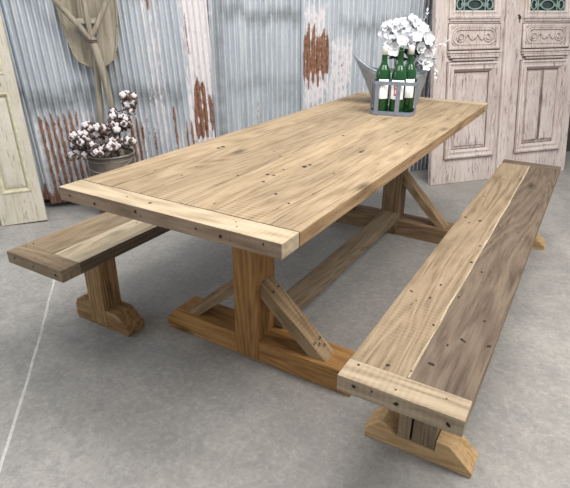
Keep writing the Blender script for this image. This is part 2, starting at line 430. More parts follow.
# ------------------------------------------------------------------ carved whitewashed door leaves
def door_leaf(s, off, name, label, second=False, lean=9.5, w=.655, H=2.72):
    root = thing(name, label, 'door', wpt(s, off, .002), (-math.radians(lean), 0, RZ))
    g = G(); t = .045
    d = .018  # stile/rail face stands in front of panel field
    sl, sr = .115, .10
    # core
    box(g, .01, w-.01, .012, t-.003, .01, H-.01, bev=0)
    # stiles, rails (front at y=0)
    def B(x0, x1, z0, z1): box(g, x0, x1, 0, t, z0, z1, bev=.003)
    B(0, sl, 0, H); B(w-sr, w, 0, H)
    B(sl, w-sr, 0, .20); B(sl, w-sr, .905, 1.255); B(sl, w-sr, H-.2, H)
    B(sl, w-sr, 2.05, 2.18)
    ob = g.obj('door_frame', M_door, root)
    # lower panel: moulding + raised field
    x0, x1, z0, z1 = sl-.005, w-sr+.005, .195, .905
    g = G()
    ring_frame(g, x0, x1, z0, z1, [(0, 0), (0, .022), (.012, .026), (.022, .016), (.034, .014), (.048, .020), (.056, .010), (.066, -.006), (.066, -.012)])
    g.obj('panel_moulding', M_door, root, label='stepped moulding round the lower panel')
    g = G()
    ring_frame(g, x0-.006, x1+.006, z0-.006, z1+.006, [(0, -.001), (0, .002), (.007, .003)])
    ring_frame(g, x0+.064, x1-.064, z0+.064, z1-.064, [(0, -.008), (0, -.0075), (.009, -.009)])
    if second:
        xm = (x0+x1)/2
        rr = [(xm-.006, .30), (xm-.009, .42), (xm-.004, .55), (xm-.010, .62), (xm-.003, .72), (xm-.003, .84)]
        ll = [(xm+.006, .30), (xm+.010, .42), (xm+.005, .55), (xm+.009, .62), (xm+.004, .72), (xm+.004, .84)]
        g.grid([[(a, -.0065, z), (b, -.0065, z)] for (a, z), (b, _) in zip(rr, ll)])
        for q in ((xm-.06, .285, .03), (xm+.02, .29, .05), (xm-.02, .292, .02)):
            box(g, q[0], q[0]+q[2], -.008, 0, q[1], q[1]+.012, bev=.002)
    g.obj('dark_crevice', M_groove, root, label='dark dirt-filled crevice line')
    g = G()
    if second:
        for a, b in ((x0+.078, xm-.012), (xm+.012, x1-.078)):
            ring_frame(g, a, b, z0+.09, z1-.08, [(0, -.012), (.004, .006), (.014, .010), (.022, .010)])
            g.cap([(a+.022, -.010, z0+.112), (b-.022, -.010, z0+.112), (b-.022, -.010, z1-.102), (a+.022, -.010, z1-.102)])
    else:
        a, b = x0+.082, x1-.082
        ring_frame(g, a, b, z0+.09, z1-.09, [(0, -.012), (.004, .001), (.03, .006), (.034, .006)])
        g.cap([(a+.034, -.006, z0+.124), (b-.034, -.006, z0+.124), (b-.034, -.006, z1-.124), (a+.034, -.006, z1-.124)])
        for q in range(3):
            xx = a+.06+q*.07
            box(g, xx, xx+.012, -.010, 0, z0+.10, z0+.30+.1*rnd.random(), bev=.004)
    g.obj('raised_panel', M_door, root)
    # hood under the frieze
    g = G()
    xa, xb = x0-.008, x1+.008
    for (i, (zz, zh, h, ins)) in enumerate([(.968, .016, .036, 0), (.952, .015, .028, .004), (.935, .016, .032, .02), (.917, .017, .020, .045)]):
        box(g, xa+ins, xb-ins, -h, .01, zz, zz+zh, bev=.004)
    g.obj('cornice_moulding', M_door, root)
    g = G()
    box(g, xa+.004, xb-.004, -.0275, .0, .9635, .9695, bev=0); box(g, xa+.02, xb-.02, -.021, 0, .9305, .9365, bev=0)
    # frieze panel with carving
    fx0, fx1, fz0, fz1 = x0-.006, x1+.012, .988, 1.178
    ring_frame(g, fx0, fx1, fz0, fz1, [(0, .0), (0, .0030), (.007, .0035)])
    g.obj('dark_crevice', M_groove, root, label='dark dirt-filled crevice line')
    g = G()
    ring_frame(g, fx0+.006, fx1-.006, fz0+.006, fz1-.006, [(0, 0), (.002, .014), (.012, .017), (.022, .006), (.03, .004)])
    zc = (fz0+fz1)/2
    def stadium(x0, x1, zc, r, k=12):
        P = []
        for i in range(k+1): a = PI/2 + PI*i/k; P.append((x0+r+math.cos(a)*r, -.004, zc+math.sin(a)*r))
        for i in range(k+1): a = -PI/2 + PI*i/k; P.append((x1-r+math.cos(a)*r, -.004, zc+math.sin(a)*r))
        return P
    tube(g, stadium(fx0+.05, fx1-.05, zc, .052), .007, 8, closed=True)
    tube(g, stadium(fx0+.032, fx1-.032, zc, .066), .006, 8, closed=True)
    def spiral(cx, cz, r, turns=1.6, sgn=1, ph=0):
        return [(cx + sgn*math.cos(ph+a)*r*(1-.75*a/(turns*2*PI)), -.005, cz + math.sin(ph+a)*r*(1-.75*a/(turns*2*PI))) for a in [turns*2*PI*i/36 for i in range(37)]]
    for sgn, cx in ((1, fx0+.115), (-1, fx1-.115)):
        tube(g, spiral(cx, zc, .036, 1.6, sgn, PI), .006, 6)
    wave = [(fx0+.15+i*(fx1-fx0-.30)/20, -.005, zc + .018*math.sin(i/20*4*PI)) for i in range(21)]
    tube(g, wave, .007, 6)
    lathe(g, [(.0, .014), (.01, .013), (.017, .007), (.021, 0)], 12, T((fx0+fx1)/2, -.003, zc) @ R(PI/2, 'X'))
    g.obj('carved_frieze', M_door, root, smooth=True)
    # glazed opening with ironwork
    wx0, wx1, wz0, wz1 = sl+.045, w-sr-.055, 1.262, 2.04
    g = G()
    ring_frame(g, wx0-.055, wx1+.055, wz0-.055, wz1+.055, [(0, 0), (0, .020), (.012, .024), (.022, .012), (.034, .014), (.044, .020), (.055, .010), (.055, -.014)])
    g.obj('window_moulding', M_door, root)
    g = G()
    box(g, sl-.002, w-sr+.002, -.012, .0, 1.19, 1.207, bev=.003)
    g.obj('dark_crevice', M_door, root)
    g = G(); box(g, wx0-.02, wx1+.02, .0095, .0115, wz0-.02, wz1+.02, bev=0)
    g.obj('glass_pane', M_glassd, root, label='dark dusty glass behind the ironwork')
    g = G()
    nrow = 9; rh = (wz1-wz0)/nrow; ww = wx1-wx0
    for r_ in range(nrow+1):
        z = wz0 + rh*r_
        tube(g, [(wx0-.003, .0, z), (wx1+.003, .0, z)], .0045, 6)
    for r_ in range(nrow):
        z = wz0 + rh*(r_+.5)
        for k, (cx, rx_) in enumerate(((wx0+.04, .026), (wx0+ww/2, .062), (wx1-.04, .026))):
            if r_ % 2: rx_ = rx_*.8
            P = [(cx+math.cos(a)*rx_, .0, z+math.sin(a)*rh*.38) for a in [2*PI*i/20 for i in range(20)]]
            tube(g, P, .0055, 6, closed=True)
        for cx in (wx0+.078, wx1-.078):
            tube(g, [(cx, .0, z-rh/2), (cx, .0, z+rh/2)], .005, 6)
            for sg in (-1, 1):
                P = spiral(cx+sg*.014, z, .014, 1.2, sg, PI)
                tube(g, [(a, .0, c) for a, b, c in P], .004, 5)
    g.obj('iron_grille', M_teal, root, smooth=True, label='pale teal scrolled ironwork')
    return root
o = door_leaf(2.805, .385, 'door_1', 'left leaf of the carved whitewashed double door, in line with the table corner')
g = G(); box(g, .598, .690, -.024, .0, .0, 2.70, bev=.008); box(g, .62, .668, -.032, -.02, .05, 2.68, bev=.006)
g.obj('astragal', M_door, o, label='raised vertical strip covering the joint between leaves')
tag(o, kind='structure')
o2 = door_leaf(3.47, .385, 'door_2', 'right leaf of the carved whitewashed double door with keyhole and split panel', True)
g = G()
lathe(g, [(0, .006), (.012, .005), (.014, 0)], 14, T(.075, 0, 1.215) @ R(PI/2, 'X'))
box(g, .055, .075, -.006, 0, 1.228, 1.236, bev=.002); box(g, .071, .078, -.005, 0, 1.18, 1.21, bev=.002)
g.obj('keyhole', M_iron, o2, label='small black keyhole')
tag(o2, kind='structure')

# ------------------------------------------------------------------ cream shutter at left
root = thing('window_shutter', 'narrow cream paint-peeled wooden shutter with recessed panels leaning at far left', 'shutter', wpt(-.243, .256, .002), (-math.radians(6.2), -math.radians(2), RZ))
SW, SH, t = .268, 2.62, .035
g = G()
box(g, .005, SW-.005, .014, t-.004, .005, SH-.005, bev=0)
for a, b, c, d in ((0, .05, 0, SH), (SW-.055, SW, 0, SH), (.05, SW-.055, 0, .20), (.05, SW-.055, .80, .90), (.05, SW-.055, 1.62, 1.72), (.05, SW-.055, SH-.12, SH)):
    box(g, a, b, 0, t, c, d, bev=.003)
g.obj('shutter_frame', M_shut, root)
for i, (z0, z1) in enumerate(((.20, .80), (.90, 1.62), (1.72, SH-.12))):
    g = G(); ring_frame(g, .048, SW-.053, z0, z1, [(0, 0), (0, .004), (.008, .006), (.016, 0), (.020, -.010), (.020, -.014)])
    g.obj('panel_moulding', M_yel, root, label='yellowed panel moulding')
    g = G(); a, b = .072, SW-.077
    ring_frame(g, a, b, z0+.03, z1-.03, [(0, -.014), (.003, -.008), (.02, -.003)])
    g.cap([(a+.02, .003, z0+.05), (b-.02, .003, z0+.05), (b-.02, .003, z1-.05), (a+.02, .003, z1-.05)])
    g.obj('shutter_panel', M_shut, root)
g = G(); box(g, .045, .17, -.006, 0, .868, .876, bev=.002); box(g, .15, .185, -.008, 0, .838, .858, bev=.003)
g.obj('lock_plate', plain('brass_lock', (.25, .21, .14), .6, var=.3), root)

# ------------------------------------------------------------------ dining table
TW, TL, TH, TT = .812, 2.319, .76, .043
table = thing('trestle_dining_table', 'long reclaimed-wood trestle dining table with diagonal braces', 'table')
def holes(g, pts, z=None, axis='z', pos=0, r=.0045, mi=1):
    """old nail holes: small dark sunk discs with ragged rim, on the face at z (top) or y (front)"""
    for q in pts:
        a, b = q[0], q[1]; rr = (q[2] if len(q) > 2 else r)*rnd.uniform(.8, 1.2)
        n = 9; ph = rnd.uniform(0, 6); el = rnd.uniform(.55, 1)
        P = []
        for i in range(n):
            an = 2*PI*i/n; k = rr*rnd.uniform(.75, 1.25)
            u, w = math.cos(an)*k, math.sin(an)*k*el
            P.append((u*math.cos(ph)-w*math.sin(ph), u*math.sin(ph)+w*math.cos(ph)))
        if axis == 'z': pts3 = [(a+u, b+w, pos) for u, w in P]
        elif axis == 'y': pts3 = [(a+u, pos, b-w) for u, w in P]
        g.cap(pts3, mi)

# tabletop boards lengthwise
g = G()
ws = [.142, .118, .150, .128, .137, .137]; x = 0
tones = [1.06, .97, .90, 1.05, .92, 1.0]
y0, y1 = .088, TL-.085
for w, tn in zip(ws, tones):
    if w in (.118, .128):     # two lengths butted end to end
        ym = y0 + (y1-y0)*(.42 if w == .118 else .63)
        board(g, ym-y0-.0008, w-.0016, TT, T(x+w, y0, TH-TT) @ R(PI/2, 'Z'), tn, .0022)
        board(g, y1-ym-.0008, w-.0016, TT, T(x+w, ym, TH-TT) @ R(PI/2, 'Z'), tn*.94, .0022)
    else:
        board(g, y1-y0, w-.0016, TT, T(x+w, y0, TH-TT) @ R(PI/2, 'Z'), tn, .0022, smi=(2 if x > .6 else None))
    x += w
hp = [(.126, .64, .008), (.129, .665, .010), (.395, .667, .006), (.482, .448, .008), (.506, .449, .006), (.497, .524, .006), (.514, .375, .006), (.542, .592, .011), (.547, .622, .008), (.61, .295, .005), (.685, .246, .005),
      (.628, .881, .012), (.631, .905, .008), (.667, .572, .005), (.405, .386, .005), (.222, .393, .005), (.247, .288, .004), (.705, .354, .003), (.45, 1.1, .006), (.3, 1.0, .005), (.62, 1.3, .006), (.2, 1.2, .005), (.7, 1.45, .006), (.5, 1.55, .005), (.74, 1.1, .005), (.74, 1.7, .005), (.3, 1.6, .005), (.1, 1.5, .005)]
holes(g, hp, pos=TH+.0007)
g.obj('tabletop', [W_top, M_hole, W_edge], table)
for yy, seedhol in ((0, [(.348, .041, .005), (.254, .043), (.639, .055), (.66, .03)]), (TL-.084, [(.2, TL-.04), (.6, TL-.05)])):
    g = G(); board(g, TW, .084, TT+.0005, T(0, yy, TH-TT), 1.0, .003, smi=2)
    holes(g, seedhol, pos=TH+.0012, r=.003)
    if yy == 0: holes(g, [(.05, .74), (.16, .735), (.33, .745, .005), (.35, .735), (.55, .742), (.63, .738, .005), (.66, .735, .003), (.76, .748)], axis='y', pos=-.0012, r=.004)
    g.obj('breadboard_end', [W_end, M_hole, W_front], table, label='pale cross board closing the %s end of the top' % ('near' if yy == 0 else 'far'))

PX0, PX1 = .346, .450
def trestle(y, dx, near=True):
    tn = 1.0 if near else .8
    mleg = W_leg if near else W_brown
    t = .142
    g = G(); fx0, fx1 = -.028+dx, .842+dx; h = .094
    prism(g, [(fx0+.006, 0), (fx1, 0), (fx1, .035), (fx1-.05, h), (fx0+.046, h), (fx0, .045)], t, T(0, y, 0), .004)
    g.obj('foot', [mleg], table)
    g = G(); o = -.006
    board(g, TH-TT-.012, PX1-PX0, .128, T(PX0+dx, y+.128+o, .010) @ Matrix(((0, 1, 0, 0), (0, 0, -1, 0), (1, 0, 0, 0), (0, 0, 0, 1))), .95, .004)
    # dark knot on the post
    g.obj('post', mleg, table)
    g = G(); board(g, .50, .10, .05, T(.156+dx, y+.02, TH-TT-.052), .9, .004)
    g.obj('top_rail', W_leg, table)
    for sgn in (-1, 1):
        # brace from post side to foot
        zt, zb = (.335 if near else .375), h-.004
        xp = PX1+dx if sgn > 0 else PX0+dx
        xf = xp + sgn*(.285 if near else .29)
        th = .052 if near else .042
        # outline in XZ (brace centred line, cut plumb at post and level at foot)
        k = th*1.25
        pts = [(xp-sgn*.002, zt-k*.9), (xf-sgn*k*1.12, zb), (xf, zb), (xp-sgn*.002, zt+.012)]
        if sgn < 0: pts = pts[::-1]
        ang = math.atan2(zb-zt, (xf-xp))
        g = G(); Mi = R(ang, 'Y')
        bm = bmesh.new()
        a = [bm.verts.new((px, 0, pz)) for px, pz in pts]; b = [bm.verts.new((px, .078, pz)) for px, pz in pts]
        bm.faces.new(a); bm.faces.new(b[::-1])
        for i in range(4):
            j = (i+1) % 4; bm.faces.new((a[j], a[i], b[i], b[j]))
        bmesh.ops.recalc_face_normals(bm, faces=bm.faces)
        bmesh.ops.bevel(bm, geom=bm.edges[:], offset=.003, segments=2, profile=.6, affect='EDGES')
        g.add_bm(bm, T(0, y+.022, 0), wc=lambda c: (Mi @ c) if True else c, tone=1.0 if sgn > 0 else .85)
        if near and sgn > 0:
            dv = Vector((xf-xp, 0, zb-zt)).normalized(); nv = Vector((-dv.z, 0, dv.x))
            for (u, v) in ((.06, .02), (.055, .06), (.30, .015), (.315, .03), (.30, .055), (.33, .05)):
                cpt = Vector((xp, y+.022+v, zt+.012)) + dv*u + nv*.0008
                Vv = Vector((0, 1, 0)); g.cap([cpt + (dv*math.cos(an) + Vv*math.sin(an))*.0045 for an in [-2*PI*i/8 for i in range(8)]], 1)
        g.obj('brace', [W_brace, M_hole], table)
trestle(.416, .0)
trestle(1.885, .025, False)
g = G(); board(g, 1.36, .10, .045, T(.488, .535, .100) @ R(PI/2+.0, 'Z') @ Matrix.Diagonal((1, 1, 1, 1)), .92, .004)
g.obj('stretcher', W_benchl, table)

# ------------------------------------------------------------------ benches
def bench(loc, rz, label, split, matL, matR, mend, mfoot, mpost, fy, prof, post, matS=None, mfar=None, seam=None, W=.303, L=2.27, hol=()):
    """prof: outline of a foot, post: (x0, x1, z0)"""
    root = thing('trestle_bench', label, 'bench', (loc[0], loc[1], 0), (0, 0, rz), 'trestle benches beside the table')
    H, t, e = .460, .046, .075
    mats = [matL, matR, M_hole, matS or matR]
    g = G()
    board(g, L-2*e, split-.001, t, T(split-.0005, e, H-t) @ R(PI/2, 'Z'), 1.0, .0025, mi=0)
    board(g, L-2*e, W-split-.001, t, T(W, e, H-t) @ R(PI/2, 'Z'), 1.0, .0025, mi=1, smi=3)
    if seam:
        mats.append(seam)
        board(g, L-2*e-.004, .0065, .004, T(split+.0035, e+.002, H-.0034) @ R(PI/2, 'Z'), .8, .001, mi=4, wob=.004)
    holes(g, hol, pos=H+.0009, mi=2, r=.0055)
    g.obj('seat', mats, root)
    for yy in (0, L-e):
        g = G(); board(g, W, e, t+.0004, T(0, yy, H-t), .97, .003)
        if yy == 0:
            holes(g, [(.03, .06), (.25, .05, .003), (.14, .02, .003)], pos=H+.0014, mi=1, r=.004)
            holes(g, [(.045, H-.016, .005), (.15, H-.022, .006), (.27, H-.024, .006), (.09, H-.012, .003)], axis='y', pos=-.0012, mi=1)
        g.obj('breadboard_end', [mend if yy == 0 else (mfar or mend), M_hole], root, label='cross board closing the %s end of the seat' % ('near' if yy == 0 else 'far'))
    x0, x1, z0 = post
    UP = Matrix(((0, 1, 0, 0), (0, 0, -1, 0), (1, 0, 0, 0), (0, 0, 0, 1)))
    for k, y in enumerate(fy):
        ft = .095
        g = G(); prism(g, prof, ft, T(0, y, 0), .004)
        g.obj('foot', mfoot, root)
        g = G(); pw = x1-x0; hh = H-t-z0
        if seam:
            board(g, hh, pw*.33, .085, T(x0, y+.09, z0) @ UP, 1.1, .002)
            board(g, hh, pw*.61, .085, T(x0+pw*.39, y+.092, z0) @ UP, .85, .002)
            board(g, hh, pw*.1, .06, T(x0+pw*.31, y+.085, z0) @ UP, .3, .001)
        else:
            board(g, hh, pw, .093, T(x0, y+.091, z0) @ UP, .95, .005, wob=.004)
        g.obj('post', mpost, root)
    g = G(); board(g, fy[1]-fy[0]-.08, .05, .03, T(W/2+.025, fy[0]+.09, H-t-.0305) @ R(PI/2, 'Z'), .8, .003)
    g.obj('under_rail', mpost, root)
    return root
rb_holes = [(.026, .483, .007), (.057, .435, .004), (.088, .473, .006), (.094, .57, .006), (.14, .331, .006), (.185, .157, .008), (.093, .096, .005), (.15, .104, .003), (.223, .303, .006), (.231, .297, .006),
            (.292, .308, .007), (.258, .425, .006), (.189, .729, .005), (.142, .787, .006), (.138, .942, .005), (.025, 1.21, .006), (.051, 1.153, .006), (.085, 1.2, .007), (.035, 1.528, .006), (.165, 1.574, .005),
            (.21, 1.9, .005), (.07, 1.85, .005), (.24, 1.15, .004)]
bench((.980, -.016), .008, 'reclaimed-wood trestle bench nearest the camera, right of the table, with a dark grey-brown board', .151, W_benchl, W_benchd, W_bend, W_foot, W_benchl,
      (.296, 2.13), [(-.020, 0), (.317, 0), (.319, .018), (.243, .088), (.204, .090), (.204, .046), (.080, .046), (.034, .088), (-.023, .032)], (.084, .202, .046),
      matS=W_benchl, mfar=W_benchd, seam=W_benchp, hol=rb_holes)
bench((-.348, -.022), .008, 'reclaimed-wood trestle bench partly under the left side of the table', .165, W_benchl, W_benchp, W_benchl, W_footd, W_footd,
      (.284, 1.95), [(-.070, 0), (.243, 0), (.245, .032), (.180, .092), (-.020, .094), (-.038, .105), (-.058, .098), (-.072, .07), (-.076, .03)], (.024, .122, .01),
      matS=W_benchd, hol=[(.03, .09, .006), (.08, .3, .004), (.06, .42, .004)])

# ------------------------------------------------------------------ wooden shovel and hay fork stuck in the bucket
lean = math.radians(5.1)
root = thing('wooden_shovel', 'flat wooden grain shovel with a wide round-shouldered blade, hung head-up behind the hay fork', 'shovel', wpt(.455, .12, .02), (-lean, 0, RZ))
out = [(-.178, 1.26), (-.168, 1.18), (-.150, 1.09), (-.125, 1.0), (-.104, .957), (-.075, .940), (-.035, .918), (0, .905), (.035, .915), (.080, .938), (.115, .966), (.140, 1.04), (.160, 1.16), (.168, 1.28), (.165, 1.40), (.15, 1.52), (-.15, 1.52), (-.172, 1.38)]
cut = [(-.060, 1.100), (.030, 1.100), (.045, 1.185), (-.075, 1.185)]
bm = bmesh.new()
vo_ = [bm.verts.new((x, 0, z)) for x, z in out]; vi = [bm.verts.new((x, 0, z)) for x, z in cut]
eo = [bm.edges.new((vo_[i], vo_[(i+1) % len(vo_)])) for i in range(len(vo_))]
ei = [bm.edges.new((vi[i], vi[(i+1) % 4])) for i in range(4)]
bmesh.ops.triangle_fill(bm, edges=eo+ei, use_beauty=True)
r_ = bmesh.ops.extrude_face_region(bm, geom=bm.faces[:])
bmesh.ops.translate(bm, verts=[v for v in r_['geom'] if isinstance(v, bmesh.types.BMVert)], vec=(0, .018, 0))
bmesh.ops.recalc_face_normals(bm, faces=bm.faces)
g = G(); g.add_bm(bm, T(0, .0, -.02), wc=lambda c: (c.z, c.x, c.y))
# low raised rim round the blade
tube(g, [(x*.985, -.002, z-.02+.004) for x, z in out[:]], .007, 6, closed=True)
g.obj('blade', W_tool, root)
g = G()
tube(g, [(-.045, -.012, .02), (-.035, -.012, .3), (-.022, -.012, .55), (-.005, -.010, .78), (.003, -.008, .93), (.004, -.006, 1.0)], [.017, .018, .019, .019, .02, .014], 10)
g.wc = [Vector((p.z, p.x, p.y)) for p in g.v]
g.obj('handle', W_tool, root, smooth=True)
lean = math.radians(4)
root = thing('hay_fork', 'old three-tined wooden hay fork hung tines-up in front of the shovel', 'fork', wpt(.48, .175, .02), (-lean, 0, RZ))
g = G()
tube(g, [(.06, 0, .02), (.056, 0, .3), (.038, 0, .62), (.008, 0, .90), (-.022, 0, 1.045), (-.028, 0, 1.08)], [.018, .019, .021, .022, .023, .018], 10)
g.wc = [Vector((p.z, p.x, p.y)) for p in g.v]
g.obj('handle', W_tool, root, smooth=True)
for (x1, x2, z2, ph) in ((-.205, -.345, 1.50, 0), (-.043, -.055, 1.52, 1), (.090, .165, 1.52, 2)):
    g = G()
    xs = -.03 + (x1+.03)*.06
    P = [(xs - (x1+.03)*.12, -.004+.0*ph, 1.045 + .012*ph), (-.03+(x1+.03)*.33, -.006, 1.14), (-.03+(x1+.03)*.7, -.008, 1.22), (x1, -.008, 1.285), ((x1+x2)/2, -.004, (1.285+z2)/2), (x2, .005, z2)]
    tube(g, P, [.014, .017, .017, .016, .014, .007], 8)
    g.wc = [Vector((p.z, p.x, p.y)) for p in g.v]
    g.obj('tine', W_tool, root, smooth=True)
g = G(); board(g, .135, .018, .030, T(-.098, -.002, 1.155), 1.25, .004); g.obj('crosspiece', W_tool, root)
g = G()
for zz in (1.052, 1.062): tube(g, [(-.026+math.cos(a)*.027, math.sin(a)*.026, zz) for a in [2*PI*i/16 for i in range(16)]], .004, 6, closed=True)
g.obj('wire_binding', plain('rusty_wire', (.12, .09, .07), .7), root)

# ------------------------------------------------------------------ bucket of cotton stems
M_buck = plain('rusty_brown_bucket', (.115, .092, .075), .7, .25, var=.4, vscale=9, bump=.2)
M_rim = plain('bucket_rim_grey', (.30, .27, .23), .6, .4, var=.3, vscale=20)
PB = wpt(.467, .20)
root = thing('bucket', 'dark rusty metal bucket on the floor holding cotton stems', 'bucket', tuple(PB))
g = G(); lathe(g, [(0, .002), (.118, .002), (.120, .006), (.135, .2), (.149, .405), (.1465, .405), (.133, .2), (.117, .012), (0, .010)], 40)
g.obj('body', M_buck, root, smooth=True)
g = G(); tube(g, [(math.cos(a)*.150, math.sin(a)*.150, .406) for a in [2*PI*i/40 for i in range(40)]], .006, 8, closed=True)
tube(g, [(math.cos(a)*.146, math.sin(a)*.146, .375) for a in [2*PI*i/40 for i in range(40)]], .003, 6, closed=True)
g.obj('rim', M_rim, root, smooth=True)
g = G()
hd = [(-.15*math.cos(a), -.15*abs(math.sin(a))*.98-.012, .385-.07*math.sin(a)) for a in [PI*i/20 for i in range(21)]]
tube(g, hd, .003, 6)
g.obj('wire_handle', M_rim, root, smooth=True)
root.rotation_euler = (0, 0, RZ-.4)

M_cot = plain('cotton_white', (.66, .62, .63), .95, spec=.1, var=.08, vscale=50, bump=.4)
M_husk = plain('cotton_husk_brown', (.085, .045, .04), .8, var=.4, vscale=60)
M_twig = plain('cotton_twig', (.11, .07, .05), .85, var=.3, vscale=40)
def ico(r, sub=2, seed=0, amp=.15, sc=(1, 1, 1)):
    bm = bmesh.new(); bmesh.ops.create_icosphere(bm, subdivisions=sub, radius=r)
    for v in bm.verts:
        d = noise.noise(v.co*(1.2/r)*.8 + Vector((seed, seed*2, 0)))
        v.co = v.co*(1 + amp*d); v.co = Vector((v.co.x*sc[0], v.co.y*sc[1], v.co.z*sc[2]))
    return bm
def boll_mesh(seed, r=.0235):
    rr = random.Random(seed); g = G()
    k = rr.choice((4, 4, 5))
    for i in range(k):
        a = 2*PI*i/k + rr.uniform(-.2, .2)
        bm = ico(r*.60, 2, seed+i*3.3, .35, (1, 1, 1.1))
        g.add_bm(bm, T(math.cos(a)*r*.45, math.sin(a)*r*.45, r*.35+rr.uniform(-.1, .1)*r))
    # husk claws
    for i in range(k):
        a = 2*PI*(i+.5)/k
        P = [(0, 0, -r*.5), (math.cos(a)*r*.7, math.sin(a)*r*.7, -r*.25), (math.cos(a)*r*1.1, math.sin(a)*r*1.1, r*.3), (math.cos(a)*r*1.2, math.sin(a)*r*1.2, r*.8)]
        tube(g, P, [r*.25, r*.55, r*.42, r*.05], 5, mi=1, flat=.5)
    me_o = g.obj('cotton_boll', [M_cot, M_husk], None, smooth=True)
    me = me_o.data; bpy.data.objects.remove(me_o); return me
BOLLS = [boll_mesh(i*7+1) for i in range(5)]
def orient(d):
    return Vector(d).to_track_quat('Z', 'Y').to_euler()
cot = [  # label, end (u, depth toward room, z), number of bolls, seed
    ('cotton stem drooping furthest left over the bucket rim', (-.205, .06, .41), 9, 1),
    ('cotton stem arching low and left, low over the left rim', (-.175, .10, .53), 9, 2),
    ('cotton stem standing left of the shovel handle', (-.10, .06, .57), 8, 3),
    ('cotton stem low over the front of the bucket', (-.05, .15, .455), 10, 4),
    ('cotton stem in front of the tool handles', (.01, .10, .58), 8, 5),
    ('cotton stem leaning over the right rim, low', (.105, .12, .49), 9, 6),
    ('tall cotton stem at right reaching highest', (.155, .02, .74), 9, 7),
    ('cotton stem right of the fork handle at mid height', (.115, .08, .62), 9, 8)]
for lab, (u, dn, z), nb, sd in cot:
    nb += 3
    rr = random.Random(sd*13)
    root = thing('cotton_branch', lab, 'cotton stem', tuple(wpt(.467+u*.1, .215, .03)), (0, 0, RZ), 'cotton stems in the bucket')
    # local: x along wall, -y toward room
    zz = z-.03
    A = Vector((0, 0, 0)); D = Vector((u*.9, -dn, zz))
    top = max(.47, zz*1.02)
    P1 = Vector((u*.16, -dn*.15, .40)); P2 = Vector((u*.6, -dn*.7, max(top, .42)))
    P = []
    for i in range(15):
        t = i/14
        P.append((A*(1-t)**3 + P1*3*t*(1-t)**2 + P2*3*t*t*(1-t) + D*t**3))
    g = G(); tube(g, P, [.0035-.002*i/14 for i in range(15)], 6); 
    bl = []
    for i in range(nb):
        t = .62 + .38*(i+1)/nb
        k = min(13, int(t*14)); b0 = P[k]
        if b0.z < .40: b0 = P[-2]
        off = Vector((rr.uniform(-.062, .062), rr.uniform(-.06, .035), rr.uniform(-.015, .045)))
        e = D + Vector((0, 0, .01)) if i == nb-1 else b0 + off
        if abs(e.x + u*.1) < .13 and e.z < .41: e.z = .41 + rr.uniform(0, .04)
        tube(g, [b0, (b0+e)/2 + Vector((0, 0, -.006)), e], .0016, 5)
        for q in range(2):
            h = e + Vector((rr.uniform(-.03, .03), rr.uniform(-.035, .0), rr.uniform(-.028, .012)))
            if h.z > .40 or abs(h.x + u*.1) > .155:
                g.add_bm(ico(rr.uniform(.008, .014), 1, rr.uniform(0, 99), .4, (1, .8, 1.2)), T(*h)); tube(g, [b0, h], .0012, 4)
        bl.append((e, (e-b0) if (e-b0).length > .01 else Vector((0, 0, 1))))
    g.obj('stem', M_twig, root, smooth=True)
    for i, (e, d) in enumerate(bl):
        o = bpy.data.objects.new('cotton_boll', BOLLS[rr.randrange(5)]); C.objects.link(o); o.parent = root
        o.location = e; o.rotation_euler = orient(d.normalized() + Vector((0, -.8, .35))); k = rr.uniform(.72, 1.05); o.scale = (k, k, k)

# ------------------------------------------------------------------ on the table: galvanised bucket with white flowers
M_galv = plain('galvanised_tin', (.36, .39, .42), .42, .55, var=.18, vscale=14, bump=.1)
RD = Vector((.855, .519, 0)).normalized(); RA = math.atan2(.519, .855)
FB = Vector((.352, 2.005, TH+.001))
root = thing('flower_bucket', 'galvanised tin scuttle with a high pointed lip, standing behind the bottle carrier', 'bucket', tuple(FB), (0, 0, RA))
g = G(); n = 48
def scut(f, inn=0):
    # f 0 bottom .. 1 top ; ellipse growing, ears raised at left and right ends
    row = []
    for k in range(n):
        a = 2*PI*k/n; c, s_ = math.cos(a), math.sin(a)
        ax = .128 + (.108)*f**1.1; ay = .082 + .035*f
        ear = (.090*abs(c)**4*f if c < 0 else .012*abs(c)**4*f)
        px = c*(ax-inn); py = s_*(ay-inn)
        if c < 0: px *= 1 + .10*f*abs(c)**6
        else: px *= 1 - .28*f
        row.append((px, py, (.178*f + ear) if f > 0 else 0))
    return row
fs = [0, .1, .25, .4, .55, .7, .85, 1.0]
rows = [scut(f) for f in fs] + [scut(f, .003) for f in fs[::-1]]
g.grid(rows, closed=True)
g.cap([(x, y, .002) for x, y, z in scut(0)]); 
g.obj('body', M_galv, root, smooth=True)
g = G(); tube(g, scut(1.0), .0035, 6, closed=True); tube(g, [(x, y, z) for x, y, z in scut(.02)], .003, 6, closed=True); g.obj('rolled_rim', M_galv, root, smooth=True)

